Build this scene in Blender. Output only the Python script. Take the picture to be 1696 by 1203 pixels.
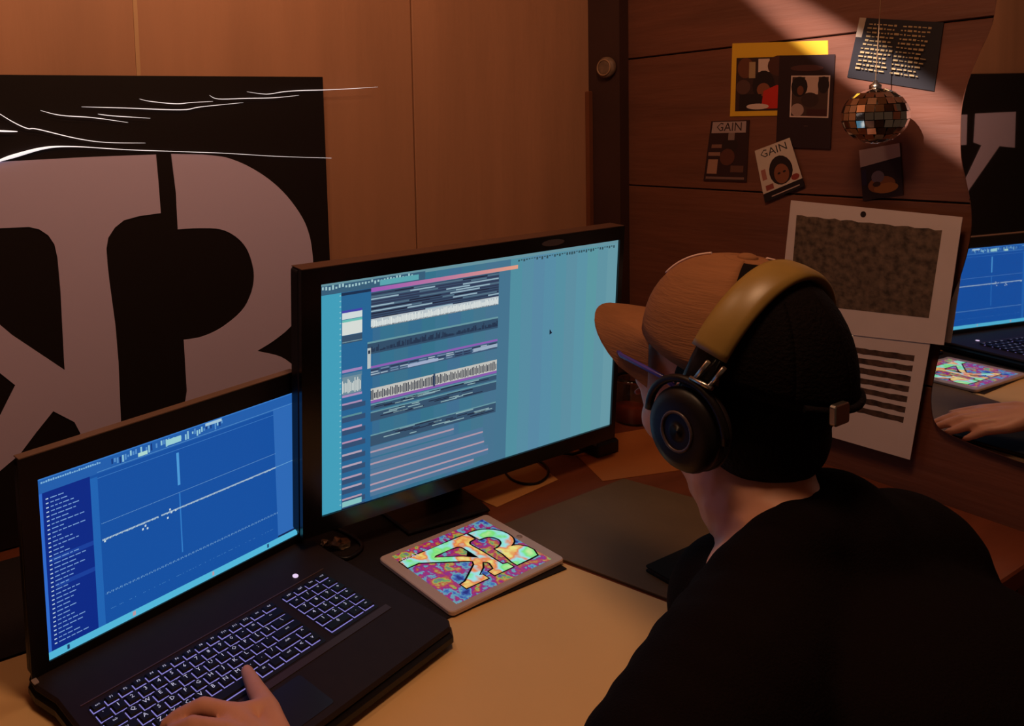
import bpy, bmesh, math, random
from mathutils import Vector, Matrix
random.seed(7)
for o in list(bpy.data.objects):
    bpy.data.objects.remove(o)
SC = bpy.context.scene
COL = SC.collection
# ------------------------------------------------------------------ camera, world, lights, exposure
IW, IH = 1696, 1203
F, PITCH, ROLL, CH = 1253.69, .0732, .0379, .6371     # focal length in px, tilt, roll, height over the desk top
CX, CY = IW/2-363.15, IH/2-294.07                      # optical centre of the cropped print
DZ = .75                                               # height of the desk top over the floor
A = math.radians(27.5)                                 # turn of the room against the camera
CA, SA = math.cos(A), math.sin(A)
RC = Matrix.Rotation(-PITCH, 3, 'X') @ Matrix.Rotation(ROLL, 3, 'Y')
cd = bpy.data.cameras.new('camera')
cam = bpy.data.objects.new('camera', cd)
COL.objects.link(cam)
cd.sensor_fit = 'HORIZONTAL'
cd.sensor_width = 36
cd.lens = F/IW*36
cd.shift_x = (IW/2-CX)/IW
cd.shift_y = (CY-IH/2)/IW
cd.clip_start = .02
m = Matrix((RC.col[0], RC.col[2], -RC.col[1])).transposed().to_4x4()
m.translation = (0, 0, CH+DZ)
cam.matrix_world = m
SC.camera = cam

def W3(u, v, z):
    "room coordinates (along the panel wall, towards it, up from the desk top) to world"
    return Vector((u*CA-v*SA, u*SA+v*CA, z+DZ))

w = bpy.data.worlds.new('world')
SC.world = w
w.use_nodes = True
w.node_tree.nodes['Background'].inputs[0].default_value = (1, .55, .32, 1)
w.node_tree.nodes['Background'].inputs[1].default_value = .035

def lamp(name, kind, at, power, color, size, aim=None, **kw):
    d = bpy.data.lights.new(name, kind)
    d.energy = power
    d.color = color
    if kind == 'AREA':
        d.shape = 'DISK'
        d.size = size
    else:
        d.shadow_soft_size = size
    for k, x in kw.items():
        setattr(d, k, x)
    o = bpy.data.objects.new(name, d)
    COL.objects.link(o)
    o.location = W3(*at)
    if aim:
        o.rotation_euler = (W3(*aim)-W3(*at)).to_track_quat('-Z', 'Y').to_euler()
    return o
lamp('wall_lamp_light', 'POINT', (.34, .88, 1.30), 4.2, (1, .62, .36), .06)
lamp('ceiling_lamp_light', 'POINT', (.45, .35, 1.5), 20.5, (1, .60, .34), .14)
vs = SC.view_settings
vs.view_transform = 'Standard'
vs.look = 'None'
vs.exposure = 0
vs.gamma = 1
vs.use_curve_mapping = False

# ------------------------------------------------------------------ helpers
def ray(px, py):
    return RC @ Vector(((px-CX)/F, 1, -(py-CY)/F))
def at(px, py, axis, val):
    "where the sight line of a picture point meets a room plane u / v / z = val, in room coordinates"
    d = ray(px, py)
    r = Vector((d.x*CA+d.y*SA, -d.x*SA+d.y*CA, d.z))
    c = Vector((0, 0, CH))
    i = 'uvz'.index(axis)
    return c+r*((val-c[i])/r[i])
def lin(c):
    return tuple((x/12.92 if x <= .04045 else ((x+.055)/1.055)**2.4) for x in c)
def C8(r, g, b):
    return lin((r/255, g/255, b/255))

MATS = {}
def mat(name, col, rough=.6, metal=0, spec=.4, vary=0, scale=8, stretch=(1, 1, 1), bump=0, bscale=60, col2=None, emit=None, es=1, coat=0, alpha=None, trans=0):
    if name in MATS:
        return MATS[name]
    M = bpy.data.materials.new(name)
    M.use_nodes = True
    nt = M.node_tree
    b = nt.nodes['Principled BSDF']
    b.inputs['Base Color'].default_value = (*col, 1)
    b.inputs['Roughness'].default_value = rough
    b.inputs['Metallic'].default_value = metal
    b.inputs['Specular IOR Level'].default_value = spec
    b.inputs['Coat Weight'].default_value = coat
    if trans:
        b.inputs['Transmission Weight'].default_value = trans
    tc = nt.nodes.new('ShaderNodeTexCoord')
    mp = nt.nodes.new('ShaderNodeMapping')
    mp.inputs['Scale'].default_value = stretch
    nt.links.new(tc.outputs['Object'], mp.inputs[0])
    if vary or col2:
        n = nt.nodes.new('ShaderNodeTexNoise')
        n.inputs['Scale'].default_value = scale
        n.inputs['Detail'].default_value = 6
        nt.links.new(mp.outputs[0], n.inputs[0])
        r = nt.nodes.new('ShaderNodeValToRGB')
        r.color_ramp.elements[0].position = .3
        r.color_ramp.elements[1].position = .72
        c2 = col2 or tuple(x*(1-vary) for x in col)
        r.color_ramp.elements[0].color = (*c2, 1)
        r.color_ramp.elements[1].color = (*col, 1)
        nt.links.new(n.outputs[0], r.inputs[0])
        nt.links.new(r.outputs[0], b.inputs['Base Color'])
    if bump:
        n2 = nt.nodes.new('ShaderNodeTexNoise')
        n2.inputs['Scale'].default_value = bscale
        nt.links.new(mp.outputs[0], n2.inputs[0])
        bp = nt.nodes.new('ShaderNodeBump')
        bp.inputs['Strength'].default_value = bump
        bp.inputs['Distance'].default_value = .004
        nt.links.new(n2.outputs[0], bp.inputs['Height'])
        nt.links.new(bp.outputs[0], b.inputs['Normal'])
    if emit:
        b.inputs['Emission Color'].default_value = (*emit, 1)
        b.inputs['Emission Strength'].default_value = es
    MATS[name] = M
    return M
def ink_mat(name, glow=0, rough=.7, speckle=0):
    "flat print: the colour of every printed patch comes from the mesh; glow > 0 makes it a lit display"
    M = bpy.data.materials.new(name)
    M.use_nodes = True
    nt = M.node_tree
    b = nt.nodes['Principled BSDF']
    a = nt.nodes.new('ShaderNodeAttribute')
    a.attribute_name = 'ink'
    b.inputs['Roughness'].default_value = rough
    b.inputs['Specular IOR Level'].default_value = .25
    src = a.outputs['Color']
    if speckle:
        tc = nt.nodes.new('ShaderNodeTexCoord')
        n = nt.nodes.new('ShaderNodeTexNoise')
        n.inputs['Scale'].default_value = speckle
        n.inputs['Detail'].default_value = 8
        nt.links.new(tc.outputs['Object'], n.inputs[0])
        mr = nt.nodes.new('ShaderNodeMapRange')
        mr.inputs[1].default_value = .3
        mr.inputs[2].default_value = .7
        mr.inputs[3].default_value = .35
        mr.inputs[4].default_value = 1.5
        nt.links.new(n.outputs[0], mr.inputs[0])
        mx = nt.nodes.new('ShaderNodeVectorMath')
        mx.operation = 'SCALE'
        nt.links.new(src, mx.inputs[0])
        nt.links.new(mr.outputs[0], mx.inputs['Scale'])
        src = mx.outputs[0]
    if glow:
        b.inputs['Base Color'].default_value = (.004, .004, .005, 1)
        nt.links.new(src, b.inputs['Emission Color'])
        b.inputs['Emission Strength'].default_value = glow
    else:
        nt.links.new(src, b.inputs['Base Color'])
    return M

class MB:
    "collects geometry for ONE mesh object"
    def __init__(s):
        s.v, s.f, s.c, s.sm = [], [], [], []
    def face(s, pts, c=(1, 1, 1), smooth=False):
        n = len(s.v)
        s.v += [Vector(p) for p in pts]
        s.f.append(list(range(n, n+len(pts))))
        s.c.append(c)
        s.sm.append(smooth)
    def grid(s, rows, closed=False, caps=False, c=(1, 1, 1), smooth=True, wrap=False):
        n = len(s.v)
        k = len(rows[0])
        for r in rows:
            s.v += [Vector(p) for p in r]
        R_ = len(rows)
        for i in range(R_ if wrap else R_-1):
            for j in range(k if closed else k-1):
                a, b = i*k+j, i*k+(j+1) % k
                i2 = (i+1) % R_
                s.f.append([n+a, n+b, n+i2*k+(j+1) % k, n+i2*k+j])
                s.c.append(c)
                s.sm.append(smooth)
        if caps:
            s.f += [[n+j for j in range(k)][::-1], [n+(R_-1)*k+j for j in range(k)]]
            s.c += [c, c]
            s.sm += [False, False]
    def box(s, lo, hi, c=(1, 1, 1), xf=None):
        P = [Vector((x, y, z)) for z in (lo[2], hi[2]) for y in (lo[1], hi[1]) for x in (lo[0], hi[0])]
        if xf:
            P = [xf @ p for p in P]
        n = len(s.v)
        s.v += P
        for q in ((0, 2, 3, 1), (4, 5, 7, 6), (0, 1, 5, 4), (2, 6, 7, 3), (0, 4, 6, 2), (1, 3, 7, 5)):
            s.f.append([n+i for i in q])
            s.c.append(c)
            s.sm.append(False)
    def slab(s, outline, t0, t1, ax=(0, 1, 2), ch=0, c=(1, 1, 1)):
        "extrudes a 2-D outline; ax says which room axes the outline and the thickness use; ch = chamfer"
        n = len(outline)
        cx = sum(p[0] for p in outline)/n
        cy = sum(p[1] for p in outline)/n
        def ring(t, sh):
            r = []
            for i, (x, y) in enumerate(outline):
                if sh:
                    a, b = outline[i-1], outline[(i+1) % n]
                    e1 = Vector((x-a[0], y-a[1]))
                    e2 = Vector((b[0]-x, b[1]-y))
                    e1.normalize(); e2.normalize()
                    nn = Vector((-(e1.y+e2.y), e1.x+e2.x))
                    if nn.length > 1e-6:
                        nn.normalize()
                    if s_area < 0:
                        nn = -nn
                    x, y = x+nn.x*sh, y+nn.y*sh
                p = [0, 0, 0]
                p[ax[0]], p[ax[1]], p[ax[2]] = x, y, t
                r.append(p)
            return r
        s_area = sum(outline[i-1][0]*outline[i][1]-outline[i][0]*outline[i-1][1] for i in range(n))
        sg = 1 if t1 > t0 else -1
        rows = [ring(t0, ch), ring(t0+ch*sg, 0), ring(t1-ch*sg, 0), ring(t1, ch)] if ch else [ring(t0, 0), ring(t1, 0)]
        s.grid(rows, closed=True, caps=True, c=c, smooth=False)
    def tube(s, pts, r, k=8, closed=False, c=(1, 1, 1)):
        pts = [Vector(p) for p in pts]
        rows = []
        up = Vector((.13, .21, .97)).normalized()
        n = len(pts)
        for i, p in enumerate(pts):
            t = (pts[(i+1) % n]-pts[i-1]) if closed else (pts[min(i+1, n-1)]-pts[max(i-1, 0)])
            t.normalize()
            a = t.cross(up).normalized()
            b = a.cross(t)
            up = b
            rr = r[i] if isinstance(r, (list, tuple)) else r
            rows.append([p+(a*math.cos(q)+b*math.sin(q))*rr for q in [2*math.pi*j/k for j in range(k)]])
        s.grid(rows, closed=True, caps=not closed, c=c, wrap=closed)
    def lathe(s, prof, o=(0, 0, 0), k=24, axis='z', c=(1, 1, 1)):
        rows = []
        for r, h in prof:
            row = []
            for j in range(k):
                a = 2*math.pi*j/k
                q = (r*math.cos(a), r*math.sin(a), h)
                if axis == 'x':
                    q = (q[2], q[0], q[1])
                if axis == 'y':
                    q = (q[0], q[2], q[1])
                row.append(Vector(q)+Vector(o))
            rows.append(row)
        s.grid(rows, closed=True, caps=True, c=c)
    def ball(s, o, r, rot=None, k=20, n=12):
        if not isinstance(r, (tuple, list)):
            r = (r, r, r)
        rows = []
        for i in range(n+1):
            th = math.pi*i/n
            st = max(math.sin(th), 1e-3)
            row = []
            for j in range(k):
                a = 2*math.pi*j/k
                q = Vector((r[0]*st*math.cos(a), r[1]*st*math.sin(a), -r[2]*math.cos(th)))
                if rot:
                    q = rot @ q
                row.append(q+Vector(o))
            rows.append(row)
        s.grid(rows, closed=True, caps=True)
    def limb(s, pts, rad, k=14):
        "tapered, rounded chain"
        for i in range(len(pts)-1):
            a, b = Vector(pts[i]), Vector(pts[i+1])
            n = max(2, int((b-a).length/(.5*min(rad[i], rad[i+1]))))
            for j in range(n+1):
                t = j/n
                s.ball(a.lerp(b, t), rad[i]*(1-t)+rad[i+1]*t, k=k, n=8)
    def build(s, name, material, parent=None, origin=(0, 0, 0), xf=None):
        o_ = Vector(origin)
        me = bpy.data.meshes.new(name)
        me.from_pydata([tuple((xf @ p if xf else p)-o_) for p in s.v], [], s.f)
        me.polygons.foreach_set('use_smooth', s.sm)
        at_ = me.attributes.new('ink', 'FLOAT_COLOR', 'FACE')
        for i, c in enumerate(s.c):
            at_.data[i].color = (*c, 1)
        me.materials.append(material)
        me.update()
        bm = bmesh.new()
        bm.from_mesh(me)
        bmesh.ops.remove_doubles(bm, verts=bm.verts, dist=1e-6)
        if all(len(f.verts) > 2 for f in bm.faces) and len(bm.faces) > 5:
            bmesh.ops.recalc_face_normals(bm, faces=bm.faces)
        bm.to_mesh(me)
        bm.free()
        o = bpy.data.objects.new(name, me)
        COL.objects.link(o)
        if parent:
            o.parent = parent
        return o
ORIG = {}
def thing(name, label, cat, at_=(0, 0, 0), group=None, turn=0):
    o = bpy.data.objects.new(name, None)
    o.empty_display_size = .03
    COL.objects.link(o)
    o.location = W3(*at_)
    o.rotation_euler.z = A+turn
    o['label'] = label
    o['category'] = cat
    if group:
        o['group'] = group
    ORIG[o.name] = at_
    return o
def part(name, mb, material, t, xf=None):
    "a part whose mesh was written in room coordinates"
    root = t
    while root.parent:
        root = root.parent
    return mb.build(name, material, t, ORIG.get(root.name, (0, 0, 0)), xf)
def lpart(name, mb, material, t):
    "a part whose mesh was written in the thing's own coordinates"
    return mb.build(name, material, t)
def single(name, mb, material, label=None, cat=None, origin=(0, 0, 0), group=None, kind=None):
    "a thing that is one mesh, written in room coordinates"
    o = mb.build(name, material, None, origin)
    o.location = W3(*origin)
    o.rotation_euler.z = A
    ORIG[o.name] = origin
    if label:
        o['label'] = label
        o['category'] = cat
    if group:
        o['group'] = group
    if kind:
        o['kind'] = kind
    return o
def rrect(x0, y0, x1, y1, r, n=4):
    P = []
    for cx, cy, a0 in ((x1-r, y0+r, -90), (x1-r, y1-r, 0), (x0+r, y1-r, 90), (x0+r, y0+r, 180)):
        for i in range(n+1):
            a = math.radians(a0+90*i/n)
            P.append((cx+r*math.cos(a), cy+r*math.sin(a)))
    return P
def smooth_poly(P, n=6, closed=True):
    "Catmull-Rom through the points"
    out = []
    k = len(P)
    for i in range(k if closed else k-1):
        p0, p1, p2, p3 = [P[(i+j) % k] if closed else P[min(max(i+j, 0), k-1)] for j in (-1, 0, 1, 2)]
        for j in range(n):
            t = j/n
            out.append(tuple(.5*((2*b)+(-a+c)*t+(2*a-5*b+4*c-d)*t*t+(-a+3*b-3*c+d)*t**3) for a, b, c, d in zip(p0, p1, p2, p3)))
    if not closed:
        out.append(tuple(P[-1]))
    return out
def text_mesh(txt, size):
    cu = bpy.data.curves.new('t', 'FONT')
    cu.body = txt
    cu.size = size
    cu.align_x = 'CENTER'
    cu.align_y = 'CENTER'
    cu.resolution_u = 1
    o = bpy.data.objects.new('t', cu)
    COL.objects.link(o)
    dg = bpy.context.evaluated_depsgraph_get()
    me = bpy.data.meshes.new_from_object(o.evaluated_get(dg))
    bpy.data.objects.remove(o)
    return me
def add_text(mb, txt, size, to3, c):
    "flat lettering as faces of a print; to3 maps text x, y to a point"
    me = text_mesh(txt, size)
    for p in me.polygons:
        mb.face([to3(me.vertices[i].co.x, me.vertices[i].co.y) for i in p.vertices], c)

def pd(px, py, depth):
    "the point of a picture point's sight line at a given distance in front of the camera, in room coordinates"
    d = ray(px, py)
    r = Vector((d.x*CA+d.y*SA, -d.x*SA+d.y*CA, d.z))
    return Vector((0, 0, CH))+r*(depth/d.y)
# added unseen spot that imitates a diagonal light band beside the mirror ball
p1, p2 = at(1262, -10, 'u', 1.45), at(1690, 290, 'u', 1.45)
src, mid = Vector((.1, .35, 1.35)), (p1+p2)/2
sl = lamp('spot_lamp_light', 'SPOT', tuple(src), 330, (.95, .9, .86), .004)
dz_ = (W3(*src)-W3(*mid)).normalized()
dx_ = W3(*p2)-W3(*p1)
dx_ = (dx_-dz_*dx_.dot(dz_)).normalized()
sl.matrix_world = Matrix.Translation(W3(*src)) @ Matrix((dx_, dz_.cross(dx_), dz_)).transposed().to_4x4() @ Matrix.Diagonal((1, .10, 1, 1))
sl.data.spot_size = math.radians(30)
sl.data.spot_blend = 1

# ------------------------------------------------------------------ materials
ply = mat('plywood', C8(190, 132, 100), .62, vary=.22, scale=3, stretch=(3, 3, .35), bump=.12, bscale=30)
darkwood = mat('dark_wall_wood', C8(112, 62, 44), .6, vary=.35, scale=4, stretch=(1.2, .7, 6), bump=.25, bscale=18)
postm = mat('dark_post_wood', C8(62, 34, 28), .6, vary=.3, scale=6)
deskm = mat('red_brown_desk_wood', C8(122, 62, 38), .42, vary=.35, scale=3.5, stretch=(.8, 6, 6), bump=.1, bscale=20)
black = mat('black_plastic', C8(20, 14, 15), .42, spec=.35)
blackg = mat('black_gloss', C8(15, 11, 12), .22, spec=.5)
blackm = mat('black_matte', C8(18, 13, 13), .8, spec=.2)
rubber = mat('black_rubber', C8(34, 26, 26), .75, spec=.2, bump=.2, bscale=400)
beige = mat('beige_board', C8(230, 188, 132), .7, vary=.07, scale=5, spec=.2)
greym = mat('grey_brown_board', C8(108, 80, 52), .65, vary=.25, scale=9, bump=.1, bscale=80)
metal = mat('brushed_metal', (.6, .58, .56), .3, metal=1)
ink = ink_mat('print')
inkrough = ink_mat('pencil_print', speckle=90)

# ------------------------------------------------------------------ the setting
UW, VW = 1.45, 1.2366        # right wall, left (panel) wall
ZF, ZC = -DZ, 1.62
mb = MB(); mb.box((-2.2, -1.6, ZF-.1), (UW+.1, VW+.1, ZF))
single('floor', mb, mat('floor_boards', C8(70, 42, 28), .6, vary=.3, scale=3, stretch=(1, 8, 1)), kind='structure')
mb = MB(); mb.box((-2.2, -1.6, ZC), (UW+.1, VW+.1, ZC+.1))
single('ceiling', mb, mat('ceiling_wood', C8(128, 84, 56), .7, vary=.2, scale=3), kind='structure')
mb = MB(); mb.box((-2.2, VW+.012, ZF), (UW+.1, VW+.1, ZC))
wl = single('wall_left', mb, blackm, kind='structure')
u1, u2 = at(226, 60, 'v', VW)[0], at(683, 100, 'v', VW)[0]
edges = [-2.2, -1.3, -.26, u1, u2, UW]
for i in range(5):
    mb = MB()
    a, b = edges[i]+.002, edges[i+1]-.002
    mb.slab([(a, ZF+.01), (b, ZF+.01), (b, ZC-.005), (a, ZC-.005)], VW, VW+.0115, (0, 2, 1), .0012)
    part('panel', mb, ply, wl)
mb = MB(); mb.box((u1-.0035, VW-.0015, ZF+.01), (u1+.0035, VW+.001, ZC-.01))
part('joint_strip', mb, mat('pale_joint', C8(196, 150, 110), .5), wl)
mb = MB(); mb.box((UW+.012, -1.6, ZF), (UW+.1, VW+.012, ZC))
wr = single('wall_right', mb, blackm, kind='structure')
zj = [ZF, -.42, -.115, .185, .485, .765, 1.06, 1.35, ZC]
for i in range(8):
    mb = MB()
    mb.slab([(-1.6, zj[i]+.0012), (VW, zj[i]+.0012), (VW, zj[i+1]-.0012), (-1.6, zj[i+1]-.0012)], UW, UW+.0115, (1, 2, 0), .002)
    part('plank', mb, darkwood, wr)
mb = MB()
mb.slab([(UW-.03, VW-.001), (UW-.03, VW-.085), (UW-.001, VW-.085), (UW-.001, VW-.001)], ZF+.001, ZC-.001, (0, 1, 2), .004)
single('trim_1', mb, postm, kind='structure')
mb = MB()
mb.slab([(UW-.042, VW-.012), (UW-.042, VW-.001), (UW-.0305, VW-.001), (UW-.0305, VW-.012)], ZF+.001, .70, (0, 1, 2), .002)
single('trim_2', mb, mat('trim_strip_wood', C8(120, 66, 42), .5, vary=.2), kind='structure')
p = at(1008, 112, 'u', UW-.03)
mb = MB()
mb.lathe([(.001, 0), (.021, 0), (.0235, -.004), (.0235, -.010), (.020, -.014), (.012, -.0155), (.001, -.0155)], (UW-.0303, p[1], p[2]), 28, 'x')
t = thing('wooden_knob', 'round pale wooden knob fixed on the dark corner post', 'knob', (UW-.03, p[1], p[2]))
part('knob_disc', mb, mat('pale_knob_wood', C8(128, 98, 80), .6, vary=.45, scale=70), t)
mb = MB()
mb.tube([(UW-.046, p[1]+.017*math.cos(a), p[2]+.017*math.sin(a)) for a in [i*math.pi/14 for i in range(28)]], .0016, 6, True)
part('knob_rim', mb, mat('knob_rim', C8(160, 120, 92), .5), t)

# ------------------------------------------------------------------ desk and what covers it
t = thing('desk', 'red-brown wooden desk standing in the corner under the screens', 'desk', (.4, .83, -DZ))
mb = MB()
mb.slab([(-.75, .43), (UW-.002, .43), (UW-.002, VW-.002), (-.75, VW-.002)], -.03, 0, (0, 1, 2), .003)
part('desk_top', mb, deskm, t)
for x in (-.7, UW-.06):
    for y in (.47, VW-.06):
        mb = MB(); mb.box((x-.025, y-.025, -DZ), (x+.025, y+.025, -.031))
        part('leg', mb, deskm, t)
mb = MB()
mb.slab([(-.55, .45), (.912, .45), (.807, .760), (.60, .765), (.60, .957), (-.55, .957)], .0003, .0022, (0, 1, 2), .0004)
single('beige_board', mb, beige, 'large smooth beige sheet covering the front of the desk under the laptop', 'sheet', (.2, .7, .0003))
mb = MB()
mb.slab([(.125, .742), (.80, .742), (.80, 1.13), (.70, 1.19), (-.55, 1.19), (-.55, .9595), (.125, .9595)], .0024, .0042, (0, 1, 2), .0005)
single('desk_mat', mb, rubber, 'black desk mat lying under the tablet and behind the laptop', 'mat', (.45, .93, .0024))
mb = MB()
mb.slab([(.918, .452), (1.19, .452), (1.137, .765), (1.094, .884), (.803, .878), (.803, .772), (.815, .757)], .0003, .0040, (0, 1, 2), .0006)
single('grey_board', mb, greym, 'dull grey-brown flat board lying on the desk right of the tablet', 'board', (.95, .7, .0003))
t = thing('notebook', 'black flat notebook lying on the grey-brown board beside the man', 'notebook', (1.0, .57, .0042))
mb = MB(); mb.slab(rrect(.886, .47, 1.13, .682, .004), .0042, .0062, (0, 1, 2), .0005)
part('back_cover', mb, blackm, t)
mb = MB(); mb.slab(rrect(.888, .472, 1.127, .680, .003), .0062, .0105, (0, 1, 2))
part('pages', mb, mat('page_edges', C8(70, 52, 40), .8), t)
mb = MB(); mb.slab(rrect(.886, .47, 1.13, .682, .004), .0105, .0125, (0, 1, 2), .0005)
part('front_cover', mb, blackm, t)
mb = MB()
mb.slab([(.822, 1.02), (.842, .928), (1.00, .945), (1.03, 1.06), (.86, 1.07)], .0003, .0012, (0, 1, 2))
single('tan_paper', mb, mat('tan_paper', C8(190, 132, 74), .75, vary=.1), 'small tan sheet of paper lying under the big monitor', 'paper', (.92, 1.0, .0003))
mb = MB()
mb.slab([(1.06, .90), (1.30, .83), (1.37, 1.0), (1.13, 1.05)], .0003, .0013, (0, 1, 2))  # orange tone paints stronger light on the desk wood
single('orange_paper', mb, mat('orange_brown_paper', C8(168, 96, 44), .75, vary=.15), 'orange-brown sheet lying on the desk behind the man\'s chin', 'paper', (1.2, .93, .0003))  # no real sheet: stands in for stronger light on the desk wood

# ------------------------------------------------------------------ monogram board on the panel wall
VB = VW-.014
def bp(px, py):
    q = at(px, py, 'v', VB)
    return (q[0], q[2])
stem = [bp(*q) for q in [(150, 260), (258, 256), (262, 300), (266, 353), (230, 358), (205, 365), (190, 377), (179, 394), (176, 412), (178, 440), (181, 466), (191, 540), (196, 600), (200, 696)]]
bu, bz = stem[-1]
lower = [(bu+.002, .085), (bu+.045, .075), (bu+.045, .012), (bu-.16, .012), (bu-.16, .075), (bu-.10, .083)]
foot = [bp(*q) for q in [(133, 718), (123, 699), (88, 681), (60, 716), (33, 752)]]
lu, lz = foot[-1]
leg = [(lu-.10, .085), (lu-.07, .075), (lu-.07, .012), (lu-.30, .012), (lu-.30, .075), (lu-.24, .085)]
inner = [bp(*q) for q in [(0, 688), (25, 638), (0, 618)]]
arm = [(-.235, .503), (-.352, .500), (-.352, .603)]
counter = [(-.085, .488)]+[bp(*q) for q in [(0, 538), (20, 555), (107, 613), (106, 600), (100, 483), (95, 427), (90, 405), (80, 390), (65, 380), (48, 376), (0, 378)]]+[(-.05, .505)]
# walk round: stem, foot, leg, inner corner, arm up to the serif band, along the band's top back to the stem; the dark counter is a hole joined by a slit
K_OUT = stem+lower+foot+leg+inner+arm+[(-.10, .605)]
K_HOLE = counter
Y_OUT = [(-.722, .604), (-.722, .474), (-.60, .485), (-.382, .346), (-.30, .283), (-.27, .318), (-.353, .382), (-.464, .493), (-.405, .506), (-.412, .605)]
def curve(P):
    return smooth_poly([bp(*q) for q in P], 4, False)
B_OUT = [bp(283, 255)]+curve([(335, 256), (355, 258), (378, 262), (410, 275), (445, 297), (475, 325), (500, 360), (512, 390), (517, 420), (518, 443), (514, 480), (500, 515), (479, 543), (452, 565), (426, 581)])+curve([(428, 582), (465, 591), (489, 608)])
e = B_OUT[-1]
B_OUT += [(e[0]+.03, e[1]-.05), (e[0]+.035, e[1]-.11), (e[0], e[1]-.18), (e[0]-.09, .015), (bu+.09, .012), (bu+.09, .07)]
B_OUT += [bp(309, 648)]+curve([(304, 563), (333, 558), (366, 543), (399, 516), (414, 490), (420, 464), (418, 440), (408, 412), (390, 392), (365, 380), (330, 378), (294, 380)])+[bp(291, 320)]
b0, b1 = at(535, 130, 'v', VB), at(540, 440, 'v', VB)
t = thing('sign_board', 'tall black board with big pale serif letters leaning on the panel wall', 'sign board', (.2, VB, .0))
mb = MB()
mb.slab([(-.98, .003), (.712, .003), (b0[0], .733), (-.98, .745)], VB, VW-.0008, (0, 2, 1), .001)
part('board', mb, mat('black_board_paint', C8(28, 18, 18), .7, spec=.2), t)
white = mat('pale_sign_paint', C8(206, 186, 218), .65, spec=.2)
for P in (K_OUT, B_OUT, Y_OUT):
    if P is K_OUT:
        # slit from the outline's end point on the band top to the counter
        j = max(range(len(K_HOLE)), key=lambda i: K_HOLE[i][1])
        hole = K_HOLE[j:]+K_HOLE[:j+1]
        ar = lambda L: sum(L[i-1][0]*L[i][1]-L[i][0]*L[i-1][1] for i in range(len(L)))
        if ar(hole)*ar(K_OUT) > 0:
            hole = hole[::-1]
        hole[-1] = (hole[-1][0]+1e-4, hole[-1][1])
        P = K_OUT+hole+[(K_OUT[-1][0]+1e-4, K_OUT[-1][1])]
        K_OUT = P
    mb = MB(); mb.slab(P, VB-.0012, VB-.0001, (0, 2, 1))
    o = part('letter', mb, white, t)
    bm = bmesh.new(); bm.from_mesh(o.data); bmesh.ops.triangulate(bm, faces=bm.faces); bm.to_mesh(o.data); bm.free()
glowm = mat('white_strand_glow', (.9, .9, .9), .5, emit=(1, .93, .96), es=.85)  # bright streaks of light over the board, imitated by added glowing tubes
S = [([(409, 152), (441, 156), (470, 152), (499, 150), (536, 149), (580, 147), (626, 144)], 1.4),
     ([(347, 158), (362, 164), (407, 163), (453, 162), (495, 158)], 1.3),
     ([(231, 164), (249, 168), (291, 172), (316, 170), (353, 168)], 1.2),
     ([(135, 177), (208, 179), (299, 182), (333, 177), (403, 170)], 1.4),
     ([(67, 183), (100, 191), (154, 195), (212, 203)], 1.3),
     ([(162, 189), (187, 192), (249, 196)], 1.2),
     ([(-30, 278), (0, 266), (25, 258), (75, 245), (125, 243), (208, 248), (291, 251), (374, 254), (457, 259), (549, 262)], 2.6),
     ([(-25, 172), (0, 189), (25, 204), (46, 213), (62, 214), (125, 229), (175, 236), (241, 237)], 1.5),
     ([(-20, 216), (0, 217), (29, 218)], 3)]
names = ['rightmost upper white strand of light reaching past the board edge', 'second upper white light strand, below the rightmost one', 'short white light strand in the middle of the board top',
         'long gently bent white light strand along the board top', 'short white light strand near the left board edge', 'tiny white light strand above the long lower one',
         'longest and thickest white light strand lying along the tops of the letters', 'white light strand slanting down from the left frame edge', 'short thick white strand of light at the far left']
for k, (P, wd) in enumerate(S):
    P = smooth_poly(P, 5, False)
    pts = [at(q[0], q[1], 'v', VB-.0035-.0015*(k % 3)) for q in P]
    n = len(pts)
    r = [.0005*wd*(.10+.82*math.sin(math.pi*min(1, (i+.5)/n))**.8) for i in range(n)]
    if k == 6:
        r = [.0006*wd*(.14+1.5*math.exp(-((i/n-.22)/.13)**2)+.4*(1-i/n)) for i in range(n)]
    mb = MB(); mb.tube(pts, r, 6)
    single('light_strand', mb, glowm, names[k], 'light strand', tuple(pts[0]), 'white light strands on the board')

# ------------------------------------------------------------------ wall mirror
UM = UW-.014
mo = [(1655, -22), (1642, 40), (1620, 90), (1604, 130), (1594, 165), (1590, 200), (1591, 260), (1600, 305), (1607, 345), (1606, 395), (1592, 450), (1575, 495), (1562, 555), (1548, 615), (1541, 665), (1552, 707), (1600, 733), (1650, 752), (1705, 770), (1780, 775), (1850, 730), (1890, 600), (1900, 420), (1880, 200), (1830, 20), (1760, -70), (1690, -75)]
mo = smooth_poly([(lambda q: (q[1], q[2]))(at(x, y, 'u', UM)) for x, y in mo], 4)
t = thing('wall_mirror', 'frameless wavy-edged mirror on the dark wall reflecting laptop and sign', 'mirror', (UW-.0005, mo[0][0], .1))
mb = MB(); mb.slab(mo, UW-.0005, UM+.004, (1, 2, 0))
part('backing', mb, black, t)
mb = MB(); mb.slab(mo, UM+.0038, UM, (1, 2, 0), .0012)
part('mirror_glass', mb, mat('mirror_silver', (.86, .86, .88), .015, metal=1), t)

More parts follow.
